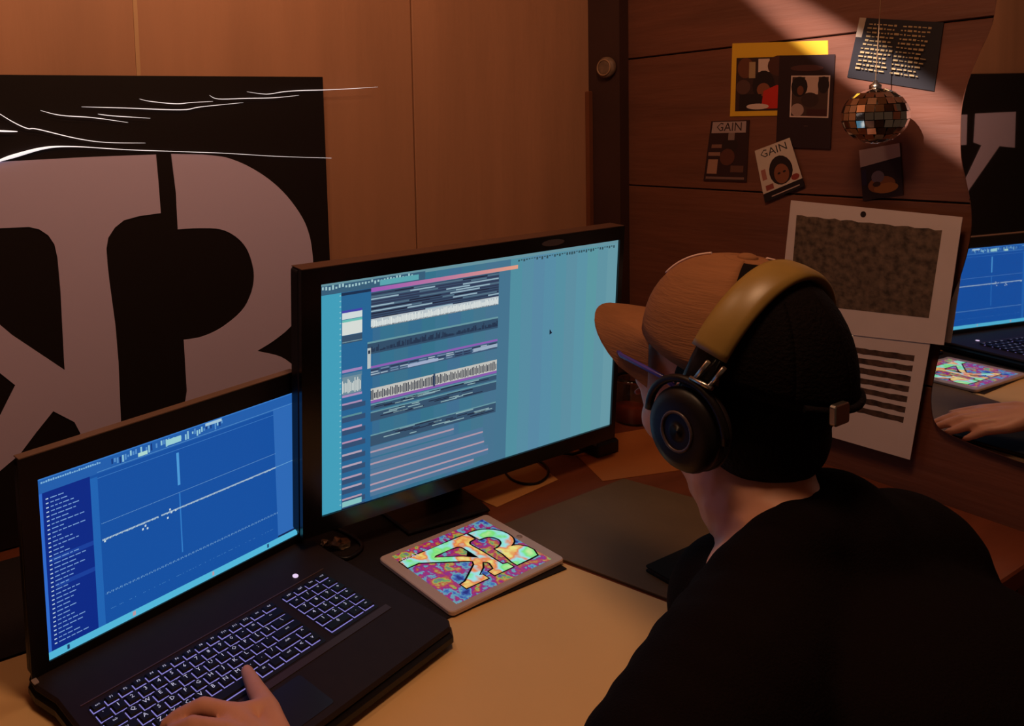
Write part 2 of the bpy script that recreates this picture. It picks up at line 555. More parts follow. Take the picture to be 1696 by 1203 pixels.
# ------------------------------------------------------------------ prints on the right wall
def wall_print(name, label, cat, quad, du, marks, material=ink, base=(0, 0, 0), group=None, thick=.0012):
    "a sheet pinned to the right wall: quad in picture points (left-top, right-top, right-bottom, left-bottom), marks painted on it in 0..1 sheet coordinates"
    uu = UW-du
    Q = [at(x, y, 'u', uu) for x, y in quad]
    def P(a, b, lift=0):
        q = (Q[3]*(1-a)+Q[2]*a)*(1-b)+(Q[0]*(1-a)+Q[1]*a)*b
        return Vector((uu-lift, q[1], q[2]))
    mb = MB()
    front = [P(0, 0), P(1, 0), P(1, 1), P(0, 1)]
    back = [q+Vector((thick, 0, 0)) for q in front]
    mb.grid([back, front], closed=True, caps=True, c=base, smooth=False)
    o = thing(name, label, cat, tuple(P(.5, 0)), group)
    part('sheet', mb, material, o)
    mb = MB()
    k = 0
    for mk in marks:
        k += 1
        lift = .00015+.00004*k
        if mk[0] == 'r':
            _, x0, y0, x1, y1, c = mk
            mb.face([P(x0, y0, lift), P(x1, y0, lift), P(x1, y1, lift), P(x0, y1, lift)], c)
        elif mk[0] == 'e':
            _, x, y, rx, ry, c = mk
            mb.face([P(min(1, max(0, x+rx*math.cos(a))), min(1, max(0, y+ry*math.sin(a))), lift) for a in [2*math.pi*i/18 for i in range(18)]], c)
        elif mk[0] == 'p':
            mb.face([P(x, y, lift) for x, y in mk[1]], mk[2])
        elif mk[0] == 't':
            _, x, y, sz, txt, c, asp = mk
            add_text(mb, txt, 1, lambda a, b: P(x+a*sz*asp, y+b*sz, lift), c)
    if marks:
        part('printing', mb, material, o)
    return o
dk, sk, sk2, yel, red, wht = C8(34, 20, 20), C8(120, 66, 44), C8(96, 52, 36), C8(206, 156, 40), C8(176, 36, 26), C8(190, 160, 150)
faces = [('r', .055, .07, .97, .80, C8(52, 30, 28)), ('e', .16, .66, .09, .14, sk2), ('r', .30, .60, .42, .78, wht), ('e', .36, .42, .12, .2, dk), ('e', .52, .68, .12, .14, C8(70, 36, 28)),
         ('r', .20, .52, .27, .74, C8(150, 120, 90)), ('e', .36, .36, .07, .09, sk), ('r', .10, .08, .34, .30, dk), ('p', [(.34, .10), (.36, .34), (.50, .42), (.66, .36), (.66, .10)], red), ('e', .30, .13, .12, .04, wht), ('e', .14, .4, .08, .1, C8(80, 50, 44))]
wall_print('picture_print', 'yellow-framed colour picture of a group pinned on the dark wall', 'picture', [(1213, 72), (1371, 67), (1373, 190), (1209, 193)], .0015, faces, base=yel)
faces = [('r', .24, .33, .94, .78, wht), ('r', .265, .345, .915, .765, C8(64, 40, 34)), ('r', .50, .58, .74, .765, C8(176, 142, 130)), ('e', .40, .66, .15, .11, C8(30, 18, 18)), ('e', .83, .68, .10, .09, C8(34, 20, 20)), ('e', .42, .62, .06, .05, sk2), ('e', .6, .52, .16, .08, C8(50, 30, 28)),
         ('e', .38, .41, .12, .07, C8(150, 118, 110)), ('r', .55, .345, .915, .42, C8(58, 24, 22)), ('e', .52, .86, .30, .035, C8(70, 36, 34)), ('t', .55, .26, .09, '...', C8(110, 80, 70), 1.3)]
wall_print('poster_print', 'dark poster with a white-bordered photo overlapping the yellow-framed picture', 'poster', [(1291, 92), (1383, 90), (1375, 247), (1285, 243)], .004, faces, base=C8(40, 20, 22))
faces = [('r', .05, .80, .93, .985, C8(150, 124, 122)), ('t', .5, .892, .20, 'GAIN', C8(40, 24, 26), 1.4), ('e', .56, .60, .2, .13, C8(40, 24, 22)), ('r', .50, .68, .66, .80, C8(120, 96, 92)), ('r', .06, .12, .3, .36, C8(150, 108, 90)), ('r', .04, .42, .34, .48, C8(132, 92, 80)),
         ('r', .1, .55, .36, .61, C8(116, 78, 66)), ('r', .62, .15, .92, .26, C8(90, 56, 46)), ('e', .52, .4, .18, .14, C8(84, 44, 34)), ('r', .05, .03, .95, .07, C8(110, 80, 74))]
wall_print('magazine', 'dark upright magazine with GAIN title, left of the tilted one', 'magazine', [(1178, 201), (1241, 199), (1236, 301), (1165, 299)], .003, faces, base=C8(46, 24, 24), group='magazines on the dark wall')
faces = [('r', 0, .16, 1, 1, C8(186, 164, 152)), ('t', .5, .875, .21, 'GAIN', C8(46, 44, 44), 1.5), ('e', .56, .47, .30, .28, C8(36, 22, 22)), ('e', .56, .40, .19, .19, C8(118, 66, 44)), ('e', .5, .42, .04, .02, dk), ('e', .64, .42, .04, .02, dk), ('r', .1, .19, .3, .29, C8(130, 60, 52)),
         ('r', .06, .4, .18, .6, C8(150, 90, 80)), ('r', .2, .05, .9, .07, C8(170, 140, 130)), ('e', .86, .24, .1, .06, C8(130, 52, 44))]
wall_print('magazine', 'tilted pale magazine with GAIN title and a face on its cover', 'magazine', [(1250, 250), (1308, 228), (1333, 308), (1267, 336)], .006, faces, base=C8(30, 18, 20), group='magazines on the dark wall')
faces = [('p', [(.0, .68), (.0, 1), (.085, 1), (.075, .68)], C8(150, 128, 112))]
for r in range(12):
    y = .90-.066*r
    for x0, x1 in ((.13, .48), (.54, .86)):
        x = x0+.02*random.random()-.004*r
        while x < x1-.004*r-.02*random.random():
            l = .018+.045*random.random()
            h = .012+.012*random.random()
            faces.append(('r', max(0, x), y-h/2+.008*random.random(), x+l, y+h, C8(156, 128, 92)))
            x += l+.016
wall_print('booklet', 'black booklet page covered with small pale lines of text at the wall top', 'booklet', [(1424, 29), (1563, 37), (1547, 151), (1403, 128)], .0028, faces, base=C8(32, 26, 30))
faces = [('p', [(0, .66), (1, .74), (1, 1), (0, 1)], C8(170, 142, 140)), ('e', .5, .26, .34, .16, C8(140, 82, 48)), ('e', .60, .18, .3, .1, C8(170, 104, 54)), ('e', .42, .42, .16, .12, C8(112, 92, 104)), ('r', .02, .3, .14, .6, C8(44, 32, 60)), ('e', .38, .28, .1, .05, C8(66, 40, 34))]
wall_print('photo_card', 'small photo card with a white top strip below the mirror ball', 'photo card', [(1423, 249), (1490, 237), (1496, 322), (1429, 333)], .0025, faces, base=C8(44, 28, 34))

# paper laptop drawing
pap = C8(204, 182, 178)
def scribble(x0, y0, x1, y1, c):
    return ('r', x0, y0, x1, y1, c)
t = wall_print('paper_laptop_screen', 'big paper cut-out of a laptop screen with a dot camera and shaded display', 'paper cut-out', [(1310, 332), (1594, 360), (1563, 572), (1288, 541)], .026, [], inkrough, thick=.0015)
def fill(t_, quad, du, marks, material, nm):
    uu = UW-du
    Q = [at(x, y, 'u', uu) for x, y in quad]
    mb = MB()
    k = 0
    for mk in marks:
        k += 1
        pts = []
        for x, y in mk[0]:
            q = (Q[3]*(1-x)+Q[2]*x)*(1-y)+(Q[0]*(1-x)+Q[1]*x)*y
            pts.append(Vector((uu-.0002-.00005*k, q[1], q[2])))
        mb.face(pts, mk[1])
    part(nm, mb, material, t_)
papm = mat('plain_paper', pap, .75, vary=.08, scale=14, spec=.2)
t.children[0].data.materials[0] = papm
q1 = [(1310, 332), (1594, 360), (1563, 572), (1288, 541)]
top = [(.05+.86*i/24, .885+.004*math.sin(i*2.1)+.008*random.random()) for i in range(25)]
fill(t, q1, .026, [([(.065, .20), (.905, .20)]+top[::-1], C8(92, 72, 58))], inkrough, 'shaded_display')
fill(t, q1, .026, [([(.47+.017*math.cos(a), .948+.024*math.sin(a)) for a in [i*math.pi/9 for i in range(18)]], C8(34, 20, 18))], ink, 'drawn_camera')
q2 = [(1330, 543), (1541, 566), (1507, 762), (1300, 702)]
t = wall_print('paper_laptop_keyboard', 'paper cut-out of a keyboard with dark scribbled rows below the paper screen', 'paper cut-out', q2, .024, [], inkrough, thick=.0015)
t.children[0].data.materials[0] = papm
for i in range(7):
    y0 = .29+.088*i
    up = [(.08+.83*j/20, y0+.05+.008*random.random()) for j in range(21)]
    dn = [(.08+.83*j/20, y0+.008*random.random()) for j in range(21)]
    fill(t, q2, .024, [(dn+up[::-1], C8(74, 52, 42))], inkrough, 'scribbled_row')

# ------------------------------------------------------------------ mirror ball on its string
bc = at(1449, 192, 'u', 1.36)
BR = .043
t = thing('mirror_ball', 'small mirror-tiled disco ball hanging on a string before the dark wall', 'disco ball', tuple(bc-Vector((0, 0, BR))))
mb = MB(); mb.ball(bc, BR-.0016, k=28, n=16)
part('core', mb, black, t)
tm = mat('mirror_tile', (.88, .84, .80), .04, metal=1)
rows = 11
for i in range(rows):
    la = -math.pi/2+math.pi*(i+.5)/rows
    n = max(4, round(2*math.pi*math.cos(la)*BR/.0118))
    w_ = 2*math.pi*math.cos(la)*BR/n*.46
    h_ = math.pi*BR/rows*.46
    mb = MB()
    mb.slab([(-w_, -h_), (w_, -h_), (w_, h_), (-w_, h_)], 0, .0012, (1, 2, 0))
    me = None
    for j in range(n):
        lo = 2*math.pi*(j+.5*(i % 2))/n
        if me is None:
            o = mb.build('mirror_tile', tm, t)
            me = o.data
        else:
            o = bpy.data.objects.new('mirror_tile', me)
            COL.objects.link(o)
            o.parent = t
        d = Vector((math.cos(la)*math.cos(lo), math.cos(la)*math.sin(lo), math.sin(la)))
        o.location = d*(BR-.0013)+Vector((0, 0, BR))
        o.rotation_euler = (random.uniform(-.03, .03), -la+random.uniform(-.05, .05), lo+random.uniform(-.05, .05))
mb = MB(); mb.lathe([(.001, -.002), (.008, -.002), (.008, .005), (.004, .008), (.0025, .012), (.001, .0125)], bc+Vector((0, 0, BR)), 14)
part('hanger_cap', mb, metal, t)
mb = MB(); mb.tube([bc+Vector((0, 0, BR+.012)), bc+Vector((.004, -.008, .30)), bc+Vector((.006, -.012, ZC-bc[2]-.001))], .0007, 6)
part('string', mb, mat('pale_string', C8(150, 110, 80), .8), t)

# ------------------------------------------------------------------ big monitor
KM = 1.13
MWd, MHt = .544*KM, .306*KM
c0 = Vector((.2642*CA+1.0605*SA, -.2642*SA+1.0605*CA, 0))*KM
mc = Vector((c0[0], c0[1], CH-(CH-.2933)*KM))
T_M = Matrix.Translation(mc) @ Matrix.Rotation(.4913-A, 4, 'Z') @ Matrix.Rotation(.0622, 4, 'X')
t = thing('monitor', 'wide black desktop monitor showing a music arrangement, on the desk', 'monitor', (mc[0], mc[1]+.08, .0))
hx, hz = MWd/2, MHt/2
def ring(mb, o, i_, y0, y1):
    "a flat frame between outer and inner rectangle with depth"
    for a, b, c_, d in ((o[0], i_[0], o[2], o[3]), (i_[1], o[1], o[2], o[3]), (i_[0], i_[1], i_[3], o[3]), (i_[0], i_[1], o[2], i_[2])):
        mb.box((a, y0, c_), (b, y1, d))
mb = MB(); ring(mb, (-hx-.032, hx+.011, -hz-.026, hz+.024), (-hx, hx, -hz, hz), -.004, .004)
part('bezel', mb, blackg, t, T_M)
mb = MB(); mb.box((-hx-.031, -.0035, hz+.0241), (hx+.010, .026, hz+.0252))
part('top_edge', mb, mat('monitor_edge_brown', C8(96, 66, 54), .45), t, T_M)  # lamplight along the monitor's top is painted in as brown
mb = MB()
mb.slab(rrect(-hx-.032, -hz-.026, hx+.011, hz+.024, .006), .0041, .03, (0, 2, 1), .004)
mb.slab(rrect(-.17, -.11, .17, .11, .02), .03, .05, (0, 2, 1), .008)
part('back_shell', mb, black, t, T_M)
mb = MB(); mb.slab([(hx*.46+.026*math.cos(a), hz+.0125+.0055*math.sin(a)) for a in [i*math.pi/10 for i in range(20)]], -.0046, -.0041, (0, 2, 1))
part('webcam_badge', mb, mat('badge_grey', C8(84, 70, 74), .3, spec=.6), t, T_M)
# display picture
def sp(mb, x0, y0, x1, y1, c, k, hx_=hx, hz_=hz):
    y = -.0004-.00002*k
    mb.face([((2*x0-1)*hx_, y, (1-2*y1)*hz_), ((2*x1-1)*hx_, y, (1-2*y1)*hz_), ((2*x1-1)*hx_, y, (1-2*y0)*hz_), ((2*x0-1)*hx_, y, (1-2*y0)*hz_)], c)
mb = MB()
n = 24
for i in range(n):
    s = (i+.5)/n
    c = [a*(1-s)+b*s for a, b in zip((56, 128, 172), (104, 160, 172))]
    if s < .6:
        c = [x*.88 for x in c]
    c = [x+random.uniform(-5, 5) for x in c]
    sp(mb, i/n, 0, (i+1)/n, 1, C8(*c), 0)
R = random.random
sp(mb, 0, .015, .057, 1, C8(70, 168, 198), 1)
sp(mb, .057, .05, .145, 1, C8(42, 108, 158), 2)
sp(mb, 0, 0, 1, .018, C8(110, 156, 168), 2)
sp(mb, 0, .012, .30, .05, C8(60, 100, 128), 3)
for i in range(30):
    x = .005+.009*i
    sp(mb, x, .012+.01*R(), x+.005, .024+.01*R(), C8(170, 210, 215), 4)
sp(mb, .165, .022, .28, .045, C8(96, 176, 186), 5)
for i in range(40):
    a = .609+i*.0095
    sp(mb, a, .026, a+.006, .03+.012*R(), C8(52, 82, 92), 3)
sp(mb, .057, .052, .145, .064, C8(30, 52, 84), 4)
n = 36
for i in range(n):
    s = i/n
    c = [a*(1-s)+b*s for a, b in zip((168, 96, 190), (240, 170, 140))]
    sp(mb, .14+.469*s, .05, .14+.469*(s+1/n), .068, C8(*c), 6)
X0, X1 = .14, .543
dkc = C8(46, 66, 96)
sp(mb, X0, .07, X1, .19, C8(62, 84, 112), 3)
for k in range(11):
    y = .075+.0105*k
    x = X0
    while x < X1:
        l = min(.02+.1*R(), X1-x)
        sp(mb, x, y, x+l, y+.006, [C8(46, 60, 86), C8(160, 190, 205), C8(34, 40, 62), C8(90, 120, 140), C8(50, 60, 88)][int(5*R())], 5)
        x += l
def wave(x0, x1, y0, y1, base, fg, nn, k):
    sp(mb, x0, y0, x1, y1, base, k)
    for i in range(nn):
        a = x0+(x1-x0)*i/nn
        h = (y1-y0)*(.1+.32*R())
        sp(mb, a, y0+h, a+(x1-x0)/nn*.62, y1-h*.4, fg, k+1)
wave(X0, X1, .185, .225, C8(196, 208, 214), C8(238, 244, 240), 90, 7)
for i in range(120):
    a = X0+(X1-X0)*i/120
    sp(mb, a, .218+.004*R(), a+.0016, .226, C8(40, 50, 70), 9)
sp(mb, X0-.01, .285, X1, .338, C8(54, 84, 112), 5)
sp(mb, X0-.01, .283, X1, .291, C8(110, 160, 170), 6)
for i in range(80):
    a = X0+(X1-X0)*i/80
    sp(mb, a, .30+.025*R(), a+.006*R()+.002, .33, C8(40, 58, 84), 7)
sp(mb, X0-.01, .31, X0, .40, C8(196, 206, 206), 7)
sp(mb, X0-.008, .32, X0-.002, .335, C8(40, 50, 70), 8)
sp(mb, X0, .392, X1, .402, C8(150, 100, 188), 6)
sp(mb, X0, .404, X1, .438, C8(64, 92, 124), 5)
for y in (.408, .417, .427):
    for i in range(14):
        a = X0+(X1-X0)*i/14
        sp(mb, a, y, a+.02+.008*R(), y+.005, [C8(170, 190, 205), C8(44, 54, 84), C8(120, 146, 176)][int(3*R())], 7)
sp(mb, .25, .42, .345, .434, C8(170, 184, 214), 9)
sp(mb, .46, .414, X1, .43, C8(164, 184, 206), 9)
wave(X0, X1, .492, .546, C8(206, 206, 200), C8(52, 58, 74), 84, 7)
sp(mb, .33, .49, .336, .55, C8(50, 70, 100), 10)
sp(mb, X0, .546, X1, .558, C8(146, 96, 184), 8)
for y0, y1 in ((.562, .59), (.596, .64), (.70, .752)):
    sp(mb, X0, y0, X1, y1, C8(58, 88, 116), 5)
    for k in range(26):
        a = X0+(X1-X0-.06)*R()
        y = y0+(y1-y0-.008)*R()
        sp(mb, a, y, a+.02+.05*R(), y+.0045, [C8(150, 184, 190), C8(38, 50, 74), C8(34, 46, 68)][int(3*R())], 6)
    sp(mb, X0, y0, X1, y0+.006, C8(110, 160, 172), 7)
for y, x1 in ((.775, .40), (.83, .50), (.88, .505), (.925, .52), (.955, .47)):
    sp(mb, X0, y-.02, x1, y+.028, C8(84, 124, 160), 4)
    sp(mb, X0, y, x1, y+.008, C8(186, 160, 178), 6)
for y, h, c in ((.128, .012, (70, 70, 176)), (.138, .028, (222, 232, 232)), (.168, .012, (110, 200, 190)), (.178, .056, (228, 234, 228)), (.236, .034, (58, 84, 110)), (.262, .004, (130, 160, 170)), (.384, .012, (172, 140, 196)), (.402, .018, (86, 130, 160)),
                (.494, .010, (180, 148, 196)), (.53, .008, (180, 150, 190)), (.585, .008, (96, 150, 160)), (.64, .009, (196, 160, 190)), (.70, .008, (190, 150, 184)), (.755, .009, (190, 170, 190)), (.807, .009, (190, 170, 190)), (.86, .009, (186, 160, 184)), (.905, .009, (190, 170, 190)), (.955, .008, (190, 160, 180)), (.97, .024, (140, 205, 205))):
    sp(mb, .059, y, .115, y+h, C8(*c), 6)
    if y > .5:
        sp(mb, .059, y+h, .125, y+h+.022, C8(54, 84, 122), 5)
wave(.059, .113, .415, .492, C8(120, 150, 165), C8(226, 230, 224), 14, 7)
for k in range(40):
    sp(mb, .052, .06+.0235*k, .0565, .065+.0235*k, C8(140, 200, 215), 3)
sp(mb, .735, .405, .739, .425, C8(10, 20, 40), 6)
mb.face([(hx*(2*.735-1), -.0007, hz*(1-2*.40)), (hx*(2*.735-1), -.0007, hz*(1-2*.428)), (hx*(2*.7445-1), -.0007, hz*(1-2*.421))], C8(12, 22, 42))
disp_m = ink_mat('monitor_display', glow=.85)
mb2 = MB(); mb2.box((-hx, -.0002, -hz), (hx, .002, hz))
o = part('display_panel', mb2, blackg, t, T_M)
part('display_picture', mb, disp_m, t, T_M)
nx, ny = mc[0]-.03, mc[1]+.075
mb = MB(); mb.slab(rrect(nx-.035, ny-.012, nx+.035, ny+.012, .008), .012, .26, (0, 1, 2), .002)
part('stand_neck', mb, black, t)
mb = MB(); mb.slab([(.66, .925), (.815, .915), (.822, .945), (.826, 1.10), (.80, 1.12), (.69, 1.12), (.66, 1.09)], .0045, .0125, (0, 1, 2), .003)
part('stand_base', mb, black, t)

# ------------------------------------------------------------------ laptop (own coordinates: x right, y towards its back, z up)
TL_ = .7201-A
lu_, lv_ = -.1565*CA+.9518*SA, .1565*SA+.9518*CA
t = thing('laptop', 'thick black laptop with lit keyboard and blue piano-roll screen on the beige sheet', 'laptop', (lu_, lv_, 0), None, TL_)
sx, sz, zc = .191, .1074, .1488
base_o = [(-.206, .018), (-.214, .006), (-.215, -.015), (-.207, -.05), (-.207, -.262), (-.198, -.275), (.196, -.277), (.208, -.265), (.210, -.05), (.213, -.015), (.210, .006), (.202, .018)]
mb = MB(); mb.slab(base_o, .0075, .0225, (0, 1, 2), .004)
lpart('base_shell', mb, black, t)
mb = MB(); mb.slab([(x*.992, y*.992) for x, y in base_o], .0226, .0300, (0, 1, 2), .003)
deck = lpart('keyboard_deck', mb, mat('deck_black', C8(44, 32, 28), .55, spec=.15, vary=.15, scale=60), t)
for x, y in ((-.18, -.01), (.18, -.01), (-.18, -.25), (.18, -.25)):
    mb = MB(); mb.lathe([(.001, .0044), (.011, .0044), (.012, .0074), (.001, .0074)], (x, y, 0), 14)
    lpart('rubber_foot', mb, rubber, t)
mb = MB(); mb.slab(rrect(-.212, .030, .2, .286, .008), .0006, .0125, (0, 2, 1), .002)
lpart('lid_back', mb, black, t)
mb = MB(); ring(mb, (-.212, .2, .0305, .2855), (-sx, sx, zc-sz, zc+sz), -.0022, .0005)
lpart('bezel', mb, black, t)
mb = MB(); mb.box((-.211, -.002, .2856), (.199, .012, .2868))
lpart('lid_top_edge', mb, mat('lid_edge_tan', C8(120, 92, 78), .4, spec=.5), t)  # tan colour paints the highlight along the top of the lid
for x in (-.15, .14):
    mb = MB(); mb.lathe([(.001, -.03), (.008, -.03), (.008, .03), (.001, .03)], (x, .006, .034), 14, 'x')
    lpart('hinge', mb, blackg, t)
mb = MB(); mb.box((-sx, .0001, zc-sz), (sx, .0005, zc+sz))
lpart('display_panel', mb, blackg, t)
mb = MB()
def lp(x0, y0, x1, y1, c, k):
    y = .00005-.00003*k
    mb.face([((2*x0-1)*sx, y, zc+(1-2*y1)*sz), ((2*x1-1)*sx, y, zc+(1-2*y1)*sz), ((2*x1-1)*sx, y, zc+(1-2*y0)*sz), ((2*x0-1)*sx, y, zc+(1-2*y0)*sz)], c)
bl = C8(22, 84, 168)
lp(0, 0, 1, 1, bl, 0)
lp(0, 0, 1, .085, C8(36, 98, 178), 1)
lp(0, 0, 1, .012, C8(58, 124, 205), 2)
lp(0, .085, .165, .965, C8(12, 44, 138), 1)
lp(0, .085, .012, .965, C8(48, 110, 210), 2)
lp(.165, .10, .19, .965, C8(34, 104, 186), 1)
lp(.905, .07, 1, .965, C8(48, 110, 190), 1)
lp(.02, .45, .165, .475, C8(26, 66, 160), 2)
lp(.04, .60, .165, .625, C8(26, 66, 160), 2)
lp(.19, .075, 1, .079, C8(80, 140, 205), 2)
lp(.19, .11, .905, .113, C8(66, 126, 200), 2)
lp(0, .958, 1, 1, C8(86, 190, 226), 3)
lp(.905, .945, 1, .958, C8(20, 40, 90), 3)
for k in range(34):
    y = .12+.0243*k
    lp(.022, y, .03, y+.006, C8(190, 215, 235), 4)
    x = .036
    e_ = .06+.09*random.random()
    while x < e_:
        l = .008+.014*random.random()
        lp(x, y, min(x+l, .155), y+.0055, C8(120, 160, 215), 4)
        x += l+.004
for k in range(26):
    x = .01+.0075*k
    lp(x, .02+.006*R(), x+.0055, .032, C8(130, 185, 225), 4)
for k in range(46):
    x = .24+.0095*k
    if R() < .75:
        lp(x, .018+.02*R(), x+.006, .045+.025*R(), [C8(150, 205, 225), C8(20, 60, 130), C8(90, 150, 210)][int(3*R())], 4)
lp(.335, .05, .37, .072, C8(180, 225, 215), 5)
lp(.44, .03, .50, .066, C8(160, 215, 220), 5)
lp(.60, .012, .67, .03, C8(170, 205, 225), 5)
lp(.478, .13, .488, .33, C8(80, 160, 225), 3)
lp(.481, .38, .486, .75, C8(50, 126, 205), 3)
for k in range(140):
    x = .195+.0051*k
    lp(x, .374, x+.0028, .3775, C8(120, 170, 220), 4)
    if not .28 < (k/140) < .30:
        lp(x, .466, x+.0036, .474+.004*R(), C8(190, 215, 225), 4)
    lp(x, .778+.006*(k % 3 == 0), x+.0022, .786+.004*(k % 2), C8(120, 170, 215), 4)
    if R() < .45:
        lp(x, .88, x+.0024, .884, C8(80, 140, 205), 4)
for x, y in ((.2, .475), (.335, .50), (.345, .485), (.352, .505), (.43, .495), (.44, .45), (.445, .47), (.462, .468)):
    lp(x, y, x+.006, y+.012, C8(200, 220, 230), 5)
lp(.905, .468, 1, .472, C8(110, 170, 220), 4)
for x in (.06, .285, .288, .60, .85):
    lp(x, .965, x+.008, .99, [C8(190, 160, 170), C8(30, 60, 110)][int(2*R())], 5)
lpart('display_picture', mb, ink_mat('laptop_display', glow=.9), t)
# keys
glowk = mat('key_backlight', (.02, .02, .03), .5, emit=C8(150, 140, 225), es=.8)
legm = mat('key_legend', (.02, .02, .02), .5, emit=C8(205, 200, 230), es=.85)
keym = mat('key_cap', C8(20, 15, 20), .5, spec=.3)
for x0, x1, d0, d1 in ((-.187, .071, .086, .187), (.083, .163, .086, .187)):
    mb = MB(); mb.slab(rrect(x0, -d1, x1, -d0, .003), .0300, .0304, (0, 1, 2))
    lpart('key_well', mb, mat('key_well', C8(12, 10, 14), .6), t)
KC = {}
def key(x, d, w_, h_, txt):
    kk = (round(w_, 4), round(h_, 4))
    if kk not in KC:
        mb = MB()
        a, b = w_/2-.0013, h_/2-.0013
        mb.grid([[(sx_*(a-i_), sy_*(b-i_), z_) for sx_, sy_ in ((-1, -1), (1, -1), (1, 1), (-1, 1))] for i_, z_ in ((0, .0312), (0, .0325), (.0012, .0338))], closed=True, caps=True, smooth=False)
        o = lpart('key', mb, keym, t)
        mg = MB()
        a2, b2 = w_/2-.0005, h_/2-.0004
        mg.slab([(-a2, -b2), (a2-.002, -b2), (a2-.002, -b2+.002), (-a2+.002, -b2+.002), (-a2+.002, b2-.003), (-a2, b2-.003)], .0306, .0311, (0, 1, 2))
        KC[kk] = (o.data, mg.build('key_glow', glowk, o).data)
    else:
        o = bpy.data.objects.new('key', KC[kk][0])
        COL.objects.link(o)
        o.parent = t
        g = bpy.data.objects.new('key_glow', KC[kk][1])
        COL.objects.link(g)
        g.parent = o
    o.location = (x, -d, 0)
    if txt:
        me = text_mesh(txt, .0078 if len(txt) == 1 else .0045)
        me.materials.clear()
        me.materials.append(legm)
        g = bpy.data.objects.new('legend', me)
        COL.objects.link(g)
        g.parent = o
        g.location = (0, .0008, .03395)
U_ = .0167
def row(d, items, x=-.186, h_=.0162):
    for it in items:
        txt, wd = it if isinstance(it, tuple) else (it, 1)
        if txt is not None:
            key(x+wd*U_/2, d, wd*U_, h_, txt)
        x += wd*U_
row(.0925, [('esc', 1)]+['F%d' % i for i in range(1, 13)]+[('ins', 1.15), ('del', 1.15)], h_=.0125)
row(.108, list('`1234567890-=')+[('<-', 2.3)])
row(.1245, [('tab', 1.5)]+list('QWERTYUIOP[]')+[('\\', 1.8)])
row(.141, [('caps', 1.8)]+list("ASDFGHJKL;'")+[('ent', 2.5)])
row(.1575, [('shift', 2.3)]+list('ZXCVBNM,./')+[('shift', 1.9), ('^', 1)])
row(.174, [('ctrl', 1.3), ('fn', 1), ('', 1), ('alt', 1.2), ('', 5.2), ('alt', 1.1), ('', 1), ('ctrl', 1.4), ('<', 1), ('v', 1)])
U_ = .0195
row(.0925, ['pgu', 'pgd', 'hm', 'end'], .084, .0125)
row(.108, ['nl', '/', '*', '-'], .084)
row(.1245, ['7', '8', '9', '+'], .084)
row(.141, ['4', '5', '6', '+'], .084)
row(.1575, ['1', '2', '3', 'en'], .084)
row(.174, [('0', 2), '.', 'en'], .084)
mb = MB(); mb.slab([(.131+.004*math.cos(a), -.063+.004*math.sin(a)) for a in [i*math.pi/8 for i in range(16)]], .0301, .0312, (0, 1, 2))
o = lpart('power_button', mb, mat('power_light', (.1, .1, .1), .4, emit=C8(230, 205, 240), es=1.0), t)
o['label'] = 'lit white power button'
mb = MB(); mb.slab([(-.190, -.078), (.170, -.078), (.170, -.0765), (-.190, -.0765)], .0301, .0306, (0, 1, 2))
lpart('deck_ridge', mb, mat('ridge_brown', C8(86, 62, 48), .4), t)
mb = MB(); mb.slab([(-.19, -.200), (.172, -.200), (.172, -.190), (-.19, -.190)], .0301, .0307, (0, 1, 2))
lpart('palm_ridge', mb, mat('palm_ridge_brown', C8(64, 46, 38), .45), t)
mb = MB(); mb.slab(rrect(-.10, -.262, .01, -.206, .004), .0301, .0304, (0, 1, 2))
lpart('touchpad', mb, mat('touchpad_black', C8(34, 26, 27), .35), t)
mb = MB(); mb.slab(rrect(-.2135, -.012, -.2075, -.002, .001), .0302, .0312, (0, 1, 2))
lpart('indicator', mb, mat('indicator_grey', C8(150, 132, 126), .4), t)

# ------------------------------------------------------------------ tablet
tc_ = Vector((.695, .8225, .0))
t = thing('tablet', 'white-framed tablet showing a rainbow monogram, lying beside the laptop', 'tablet', (tc_[0], tc_[1], .0044), None, .5397-A)
hw, hh = .1091, .0771
mb = MB(); mb.slab(rrect(-hw, -hh, hw, hh, .008, 5), .0002, .0068, (0, 1, 2), .0012)
lpart('body', mb, mat('tablet_white', C8(206, 176, 160), .3, spec=.5), t)
mb = MB(); mb.slab(rrect(-hw+.018, -hh+.0095, hw-.018, hh-.0095, .001), .00685, .0070, (0, 1, 2))
M = bpy.data.materials.new('rainbow_display')
M.use_nodes = True
nt = M.node_tree
def rainbow(nt, seed, val, stops, scale):
    tcn = nt.nodes.new('ShaderNodeTexCoord')
    mpn = nt.nodes.new('ShaderNodeMapping')
    mpn.inputs['Location'].default_value = (seed, seed*.7, 0)
    nt.links.new(tcn.outputs['Object'], mpn.inputs[0])
    n = nt.nodes.new('ShaderNodeTexNoise')
    n.inputs['Scale'].default_value = scale
    n.inputs['Detail'].default_value = 3
    nt.links.new(mpn.outputs[0], n.inputs[0])
    r = nt.nodes.new('ShaderNodeValToRGB')
    E_ = r.color_ramp.elements
    E_[0].position, E_[0].color = stops[0][0], (*C8(*stops[0][1]), 1)
    E_[1].position, E_[1].color = stops[-1][0], (*C8(*stops[-1][1]), 1)
    for p_, c_ in stops[1:-1]:
        q = E_.new(p_)
        q.color = (*C8(*c_), 1)
    nt.links.new(n.outputs[0], r.inputs[0])
    b = nt.nodes['Principled BSDF']
    b.inputs['Base Color'].default_value = (.01, .01, .01, 1)
    b.inputs['Roughness'].default_value = .15
    nt.links.new(r.outputs[0], b.inputs['Emission Color'])
    b.inputs['Emission Strength'].default_value = val
